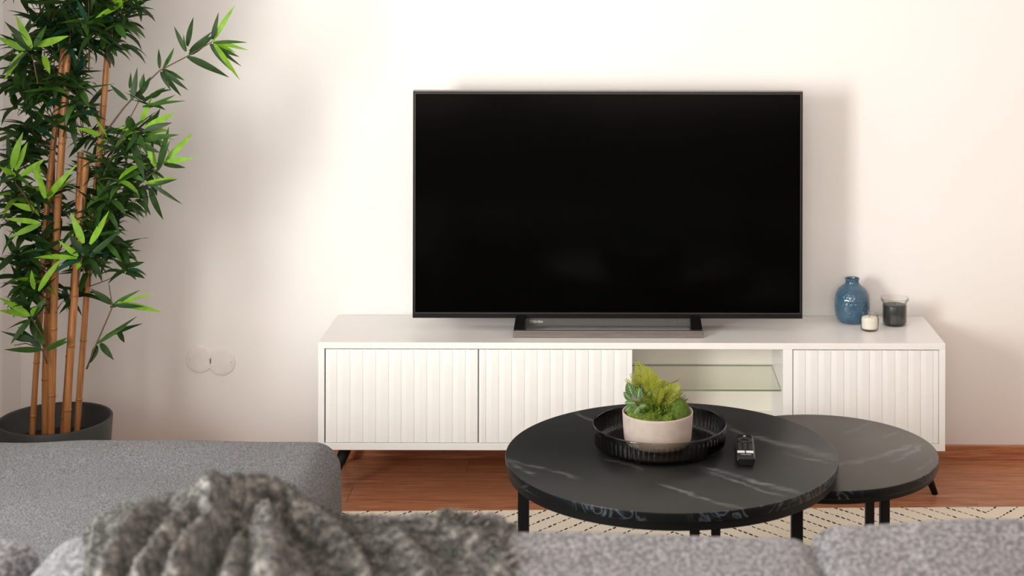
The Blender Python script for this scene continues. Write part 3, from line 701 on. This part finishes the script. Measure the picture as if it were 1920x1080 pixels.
# the long branch reaching up to the right
branch([(190, 262), (232, 205), (275, 158), (300, 134), (350, 108), (398, 80)], 4.22, [
    ((349, 98), (327, 52), 0, 9), ((352, 88), (362, 34), 0, 11), ((398, 75), (410, 26), 0, 9), ((400, 76), (440, 12), 2, 10),
    ((355, 104), (402, 68), 0, 15), ((356, 98), (398, 62), 0, 11), ((352, 108), (428, 145), 0, 14), ((395, 84), (432, 132), 0, 11),
    ((402, 84), (449, 150), 2, 10), ((400, 82), (462, 80), 1, 8), ((398, 78), (464, 95), 2, 8), ((404, 88), (448, 108), 1, 9),
    ((402, 80), (442, 100), 2, 8), ((400, 84), (452, 126), 0, 7), ((300, 130), (298, 94), 0, 7), ((306, 130), (328, 92), 1, 9), ((350, 98), (344, 66), 1, 6),
    ((302, 136), (320, 170), 0, 9), ((306, 138), (340, 182), 0, 9), ((310, 136), (352, 170), 0, 9), ((312, 134), (346, 152), 1, 8), ((306, 132), (326, 150), 0, 12),
    ((266, 172), (270, 140), 1, 12), ((262, 180), (284, 146), 0, 12), ((285, 185), (310, 166), 1, 11)], 2.0)
branch([(178, 452), (212, 402), (240, 368), (268, 342), (305, 312)], 4.24, [
    ((312, 302), (362, 252), 2, 12), ((314, 304), (364, 299), 2, 11), ((308, 310), (348, 316), 0, 9), ((296, 322), (318, 268), 0, 10),
    ((274, 345), (332, 334), 2, 9), ((278, 350), (333, 338), 0, 9), ((286, 348), (342, 384), 0, 8), ((272, 356), (276, 408), 0, 11),
    ((282, 354), (306, 414), 0, 13), ((292, 314), (276, 262), 2, 12), ((298, 312), (318, 240), 1, 11), ((270, 340), (226, 316), 1, 10), ((284, 316), (244, 318), 0, 9)], 1.8, ((262, 352, 6, 52, 0), (232, 384, 7, 55, .2)))
branch([(196, 330), (222, 268), (246, 220), (262, 190)], 4.20, [
    ((266, 232), (284, 186), 2, 12), ((272, 242), (328, 214), 2, 14), ((272, 246), (322, 232), 0, 12), ((262, 266), (334, 254), 1, 13),
    ((250, 268), (272, 336), 0, 17), ((252, 244), (224, 242), 2, 10), ((262, 258), (240, 262), 2, 14), ((248, 190), (258, 130), 0, 12),
    ((240, 190), (206, 160), 0, 8), ((244, 168), (246, 138), 0, 7), ((268, 202), (346, 190), 1, 9), ((270, 206), (330, 180), 1, 8),
    ((276, 262), (288, 312), 2, 12), ((262, 272), (300, 288), 0, 11), ((258, 250), (236, 290), 0, 12)], 1.8, ((250, 246, 10, 58, .0), (228, 292, 9, 55, .3), (272, 196, 6, 46, .1), (222, 342, 9, 55, .1)))
branch([(164, 694), (182, 648), (212, 578), (206, 536)], 4.26, [
    ((212, 575), (262, 546), 1, 8), ((220, 572), (288, 552), 2, 7), ((222, 570), (304, 586), 2, 12), ((216, 574), (272, 577), 0, 9), ((208, 578), (250, 560), 0, 9), ((212, 572), (172, 544), 0, 12),
    ((184, 650), (172, 682), 0, 13), ((190, 646), (214, 676), 0, 12), ((188, 642), (258, 596), 0, 8), ((200, 632), (268, 608), 0, 10), ((222, 618), (235, 645), 0, 10), ((184, 646), (240, 612), 1, 7)], 1.9)
branch([(90, 684), (80, 656), (50, 646), (28, 650)], 4.24, [
    ((80, 658), (12, 658), 1, 11), ((78, 654), (36, 616), 0, 12), ((84, 652), (68, 590), 1, 13), ((88, 658), (128, 636), 1, 12), ((66, 642), (24, 628), 0, 12), ((62, 640), (4, 624), 0, 7),
    ((84, 648), (70, 612), 1, 16), ((60, 600), (22, 646), 1, 12), ((100, 652), (130, 642), 1, 10), ((58, 640), (28, 638), 0, 10)], 1.6, ((62, 606, 6, 46, .0),))
branch([(72, 160), (66, 130), (60, 104)], 4.16, [
    ((60, 92), (30, 32), 2, 13), ((48, 96), (-4, 72), 2, 13), ((70, 88), (128, 70), 2, 15), ((44, 100), (8, 152), 2, 14), ((82, 106), (94, 140), 2, 12),
    ((58, 90), (10, 44), 0, 12), ((60, 96), (22, 66), 0, 15), ((64, 90), (88, 50), 1, 13), ((54, 100), (24, 116), 0, 12), ((52, 98), (0, 148), 0, 6)], 1.6)
branch([(64, 402), (50, 372), (30, 346), (30, 330)], 4.16, [
    ((24, 318), (42, 252), 2, 15), ((30, 322), (52, 270), 2, 13), ((40, 332), (86, 300), 2, 13), ((30, 334), (2, 316), 2, 13), ((26, 336), (14, 318), 2, 11),
    ((70, 340), (72, 306), 2, 12), ((88, 376), (142, 312), 2, 13), ((86, 374), (70, 318), 2, 13), ((22, 300), (14, 250), 0, 10), ((66, 396), (24, 384), 2, 12), ((76, 420), (10, 412), 2, 10), ((78, 422), (18, 448), 2, 12)], 1.6, ((30, 338, 6, 46, 0), (60, 372, 7, 48, 0)))
branch([(150, 520), (154, 490), (160, 462)], 4.16, [
    ((158, 458), (134, 402), 2, 14), ((170, 460), (206, 398), 2, 14), ((146, 486), (64, 484), 2, 10), ((148, 482), (112, 454), 2, 11), ((152, 492), (146, 508), 2, 10),
    ((74, 548), (116, 486), 2, 13), ((66, 545), (60, 510), 2, 10), ((160, 480), (130, 440), 0, 15), ((170, 484), (228, 434), 0, 13)], 1.5, ((160, 486, 9, 55, .1),))
branch([(86, 640), (64, 604), (56, 590)], 4.18, [((56, 592), (0, 560), 2, 12), ((58, 594), (0, 584), 2, 12), ((60, 592), (70, 578), 2, 12), ((52, 596), (20, 578), 1, 12), ((56, 590), (40, 548), 0, 14), ((60, 596), (88, 560), 1, 12)], 1.5, ((52, 580, 6, 42, 0),))
# filling clusters in bands, each band hung on its own branch
bands = [(-170, -60, 30, 255, 26), (-60, 20, 36, 255, 26), (20, 90, 40, 235, 30), (90, 170, 28, 160, 17), (150, 245, 22, 165, 17), (245, 330, 20, 80, 8), (250, 330, 170, 290, 13),
         (330, 420, 22, 110, 11), (330, 430, 165, 262, 14), (430, 520, 30, 88, 10), (430, 520, 150, 240, 14), (520, 575, 30, 78, 6), (530, 570, 100, 150, 2)]
for (y0, y1, xa, xb, n) in bands:
    groups_ = {}
    for k in range(int(n*1.4)):
        px, py = random.uniform(xa, xb), random.uniform(y0, y1); D = random.uniform(4.18, 4.44)
        ci = min(range(6), key=lambda i: abs(canes[i][0][-2][0]-px)); cp, _, cd_ = canes[ci]
        yy = py+random.uniform(20, 45); q = min(cp, key=lambda a: abs(a[1]-yy))
        groups_.setdefault(ci, []).append((px, py, D, q[0]+4, yy, cd_-.01))
    for ci, lst in groups_.items():
        bm = bmesh.new(); fb = bmesh.new(); lst.sort(key=lambda a: a[4])
        if len(lst) > 1: tube(bm, [bl(a[3], a[4], a[5]) for a in lst], .0016, 5)           # the shoot that climbs beside the cane
        for (px, py, D, ax_, yy, cd_) in lst:
            tube(bm, [bl(ax_, yy, cd_), bl((px+ax_)/2, (py+yy)/2+random.uniform(-6, 4), (D+cd_)/2), bl(px, py, D)], [.0015, .0012, .0008], 5)
            cluster(fb, px, py, D, random.randint(6, 9), random.uniform(46, 62), .05)
        br = obj('branch', bm, M['twig'], bam, label='thin brown twig'); obj('foliage', fb, LM, br)

# ------------------------------------------------------------------ sofa
sofa = thing('sectional_sofa', 'grey woven corner sofa seen from behind with chaise at left', 'sofa', (0, 0, 0))
def soft_box(x0, x1, y0, y1, z0, z1, r, puff, nx=48, ny=32, nz=16, seed=0, wr=.002, puffx=0):
    """rounded upholstered block: cube grid pushed onto a rounded box, crowned on top and sides"""
    bm = bmesh.new(); cx, cy, cz = (x0+x1)/2, (y0+y1)/2, (z0+z1)/2; hx, hy, hz = (x1-x0)/2, (y1-y0)/2, (z1-z0)/2
    def g(n): return [-math.cos(PI*i/n)*.5+(2*i/n-1)*.5 for i in range(n+1)]
    gx, gy, gz = g(nx), g(ny), g(nz); vm = {}
    def vert(i, j, k):
        if (i, j, k) in vm: return vm[(i, j, k)]
        x, y, z = gx[i]*hx, gy[j]*hy, gz[k]*hz
        ix, iy, iz = max(-hx+r, min(hx-r, x)), max(-hy+r, min(hy-r, y)), max(-hz+r, min(hz-r, z))
        d = Vector((x-ix, y-iy, z-iz)); l = d.length
        p = Vector((ix, iy, iz))+(d/l*r if l > 1e-9 else d)
        u, v, w_ = p.x/hx, p.y/hy, p.z/hz
        if w_ > 0: p.z += puff*(1-u**4)*(1-v**4)*w_
        p.x += puffx*u*(1-w_*w_)*(1-v**4)
        n_ = noise.noise(Vector((p.x*5+seed, p.y*5, p.z*5))); p += d.normalized()*n_*wr*3 if l > 1e-9 else Vector((0, 0, 0))
        vm[(i, j, k)] = bm.verts.new((cx+p.x, cy+p.y, cz+p.z)); return vm[(i, j, k)]
    for i in range(nx):
        for j in range(ny):
            bm.faces.new([vert(*q) for q in ((i, j, nz), (i+1, j, nz), (i+1, j+1, nz), (i, j+1, nz))]); bm.faces.new([vert(*q) for q in ((i, j, 0), (i, j+1, 0), (i+1, j+1, 0), (i+1, j, 0))])
    for i in range(nx):
        for k in range(nz):
            bm.faces.new([vert(*q) for q in ((i, 0, k), (i+1, 0, k), (i+1, 0, k+1), (i, 0, k+1))]); bm.faces.new([vert(*q) for q in ((i, ny, k), (i, ny, k+1), (i+1, ny, k+1), (i+1, ny, k))])
    for j in range(ny):
        for k in range(nz):
            bm.faces.new([vert(*q) for q in ((0, j, k), (0, j, k+1), (0, j+1, k+1), (0, j+1, k))]); bm.faces.new([vert(*q) for q in ((nx, j, k), (nx, j+1, k), (nx, j+1, k+1), (nx, j, k+1))])
    return bm
obj('chaise_cushion', soft_box(-1.76, -.615, 2.22, 3.685, .17, .441, .062, .012, 64, 72, 24, 1, .003, .012), M['chaise'], sofa, label='long grey woven chaise seat')
obj('chaise_base', soft_box(-1.75, -.66, 2.05, 3.64, .07, .19, .02, 0, 20, 20, 6), M['chaise'], sofa)
obj('seat_cushion', soft_box(-.605, .60, 2.20, 2.93, .22, .43, .05, .012, 40, 30, 12, 2), M['chaise'], sofa)
obj('seat_cushion', soft_box(.605, 1.75, 2.20, 2.93, .22, .43, .05, .012, 40, 30, 12, 3), M['chaise'], sofa)
obj('seat_base', soft_box(-.64, 1.75, 1.80, 2.92, .07, .235, .02, 0, 20, 20, 6), M['chaise'], sofa)
obj('back_frame', soft_box(-1.75, 1.75, 1.74, 1.90, .08, .66, .03, 0, 40, 12, 20), M['chaise'], sofa)
CB = [(-1.74, -.770, .793, 4), (-.760, .290, .801, 5), (.272, 1.75, .819, 6)]
for (xa, xb, zt_, sd) in CB:
    obj('back_cushion', soft_box(xa, xb, 1.87, 2.175, .40, zt_, .042, .010, 72, 30, 20, sd, .003), M['cushion'], sofa, label='plump grey boucle back cushion')
for lx, ly in ((-1.68, 2.0), (-1.68, 3.55), (-.74, 3.55), (1.68, 1.85), (1.68, 2.85), (-.74, 1.85)):
    bm = bmesh.new(); tube(bm, [(lx, ly, .075), (lx, ly, .0 if lx < -1.35 or ly < 2.3 else .0080)], [.022, .016], 16); obj('leg', bm, M['black_metal'], sofa)

# ------------------------------------------------------------------ throw blanket bunched on the middle back cushion
sil = [(150, 1090), (168, 1050), (180, 1006), (205, 968), (235, 944), (290, 938), (340, 921), (400, 902), (455, 890), (505, 893), (545, 912), (590, 944), (640, 970), (700, 981), (770, 983), (820, 979), (850, 972), (885, 979), (920, 991), (950, 1006), (975, 1018)]
def interp(tab, x):
    if x <= tab[0][0]: return tab[0][1]
    for (a, b4), (c4, d4) in zip(tab, tab[1:]):
        if x <= c4:
            u = (x-a)/(c4-a); u = u*u*(3-2*u)*.5+u*.5; return b4+(d4-b4)*u
    return tab[-1][1]
# fold lines: photo polylines, amplitude (m), width (px)
folds = [([(290, 946), (248, 990), (205, 1056), (190, 1100)], .020, 15), ([(252, 955), (215, 990), (185, 1030)], -.016, 17),
         ([(392, 920), (352, 968), (300, 1020), (258, 1082)], .022, 19), ([(330, 958), (290, 1005), (236, 1076)], -.020, 17),
         ([(440, 900), (404, 950), (368, 1010), (325, 1084)], .030, 22), ([(374, 975), (330, 1030), (292, 1086)], -.032, 18),
         ([(496, 908), (446, 935), (414, 985), (375, 1090)], -.050, 20),
         ([(460, 892), (510, 893), (552, 914), (588, 945), (640, 1010), (690, 1090)], .024, 15),
         ([(440, 925), (470, 908), (505, 908), (540, 930)], -.014, 9), ([(490, 912), (524, 926), (556, 966), (598, 1030), (625, 1090)], -.050, 18),
         ([(500, 945), (505, 990), (520, 1090)], .008, 26), ([(468, 960), (466, 1010), (460, 1090)], -.016, 16),
         ([(620, 975), (670, 1030), (720, 1090)], -.014, 22), ([(700, 975), (760, 1020), (800, 1090)], .014, 28),
         ([(790, 1000), (840, 1030), (900, 1060), (930, 1095)], -.026, 20), ([(820, 985), (880, 1004), (940, 1040)], .012, 20)]
def seg_d(p, a, b5):
    vx_, vy_ = b5[0]-a[0], b5[1]-a[1]; L2 = vx_*vx_+vy_*vy_; u = max(0, min(1, ((p[0]-a[0])*vx_+(p[1]-a[1])*vy_)/L2))
    return math.hypot(p[0]-a[0]-u*vx_, p[1]-a[1]-u*vy_)
def fold_h(px, py):
    s = 0
    for pl_, amp, wd in folds:
        d_ = min(seg_d((px, py), a, b6) for a, b6 in zip(pl_, pl_[1:])); s += 1.25*amp*math.exp(-(d_/wd)**2)
    return s
YS = 2.150
bm = bmesh.new(); NX, NY = 330, 150; grid = []
ys_ = [2.235, 2.225, 2.215, 2.205, 2.197, 2.19, 2.182, 2.175, 2.168, 2.16] + [2.152-(2.152-1.76)*k/(NY-11) for k in range(NY-10)]
for i in range(NX+1):
    px = 158+(968-158)*i/NX; row = []
    zs = H-(interp(sil, px)-VY)*YS/F
    for j, y in enumerate(ys_):
        spread = 1.0
        ye = min(y, YS)
        x = (px+(px-480)*.07*(YS-ye)/.3-VX)*ye/F                        # the folds run down toward the viewer and fan a little
        top = zs
        if y > YS: top = zs-((y-YS)/.085)**2*.20
        elif y < 1.95: top = zs-((1.95-y)/.19)**2*.08
        if y < 2.15: top = top-(zs-.806)*.25*min(1, (2.15-y)/.3)
        z = max(top, .70 if y > 2.2 or y < 1.86 else .8)
        py_ = (H-z)*F/y+VY; pxx = VX+x*F/y
        fade = min(1, max(0, (2.150-y)/.065))**1.3
        e = min(1, (i+.0)/8, (NX-i)/10.0)
        z2 = z+(fold_h(pxx, py_)*fade )*e
        nz_ = noise.noise(Vector((x*60, y*60, z*60)))*.0016+noise.noise(Vector((x*150, y*150, z*60)))*.0012+noise.noise(Vector((x*18, y*18, 0)))*.004*fade
        z2 += nz_
        if y <= 2.18 and y >= 1.9: z2 = max(z2, (.8225 if px < 950 else .80)-.004+.004*noise.noise(Vector((x*40, y*40, 0)))) if e >= 1 else max(z2, .815-(1-e)*.03)
        row.append(bm.verts.new((x, y+noise.noise(Vector((x*80, y*80, 7)))*.002, z2)))
    grid.append(row)
for i in range(NX):
    for j in range(len(ys_)-1): bm.faces.new((grid[i][j], grid[i+1][j], grid[i+1][j+1], grid[i][j+1]))
bmesh.ops.recalc_face_normals(bm, faces=bm.faces); bm.normal_update()
if sum(f.normal.z for f in bm.faces) < 0: bmesh.ops.reverse_faces(bm, faces=bm.faces); bm.normal_update()
throw = thing('throw_blanket', 'fuzzy dark grey wool throw bunched over the sofa back cushion', 'blanket', (0, 0, 0))
# fuzz: short curled wool fibres
fz = bmesh.new(); fl = list(bm.faces); rnd = random.Random(3)
for k in range(26000):
    f = rnd.choice(fl); c = f.calc_center_median()
    if c.y < 1.84 or c.z < .74: continue
    n = (f.normal+Vector((rnd.uniform(-.9, .9), rnd.uniform(-.9, .9), rnd.uniform(-.4, .4)))).normalized()
    L = rnd.uniform(.003, .007); s = n.orthogonal().normalized(); s = Matrix.Rotation(rnd.uniform(0, 6.28), 3, n) @ s; wd = rnd.uniform(.0005, .0010)
    p0 = c-n*.001; p1 = c+n*L*.55; p2 = c+n*L*.8+s*L*.45; q = n.cross(s)
    a0, a1 = fz.verts.new(p0-q*wd), fz.verts.new(p0+q*wd); b0_, b1_ = fz.verts.new(p1-q*wd), fz.verts.new(p1+q*wd); c0_ = fz.verts.new(p2)
    fz.faces.new((a0, a1, b1_, b0_)); fz.faces.new((b0_, b1_, c0_))
o = obj('blanket_cloth', bm, M['throw'], throw)
sol = o.modifiers.new('thick', 'SOLIDIFY'); sol.thickness = .008; sol.offset = -1
tag(obj('wool_fuzz', fz, M['throw'], throw), kind='stuff')
# fringe: tassels of twisted yarn at the right end of the throw
rnd = random.Random(11)
def tassel(px, py, dx, dz, n=26, L=.035, y=2.14):
    fb = bmesh.new(); base = P(px, py, y)
    for k in range(n):
        d_ = Vector((dx+rnd.uniform(-.5, .5), rnd.uniform(-.6, .3), dz+rnd.uniform(-.4, .4))).normalized(); p = base+Vector((rnd.uniform(-.008, .008), rnd.uniform(-.012, .008), rnd.uniform(-.005, .004))); pts = [p]
        for q in range(5): pts.append(pts[-1]+d_*L*rnd.uniform(.7, 1.1)/5); d_ = (d_+Vector((rnd.uniform(-.45, .45), rnd.uniform(-.45, .45), rnd.uniform(-.55, .3)))).normalized()
        tube(fb, pts, [.0022, .0022, .002, .0018, .0014, .0006], 5)
    obj('fringe', fb, M['throw'], throw)
for q in ((832, 986, -.1, .9, 70, .022), (842, 986, .1, .9, 70, .024), (856, 985, .4, .6, 60, .024), (872, 988, .6, .4, 60, .026), (893, 992, .8, .2, 50, .030), (915, 1000, .9, .0, 40, .032), (812, 990, .1, .4, 40, .014), (935, 1015, .8, -.2, 40, .030), (930, 1040, .8, -.3, 40, .035), (925, 1065, .8, -.3, 40, .035)):
    tassel(*q, y=2.14 if q[1] < 1005 else 2.14-(q[1]-1005)*.0035)
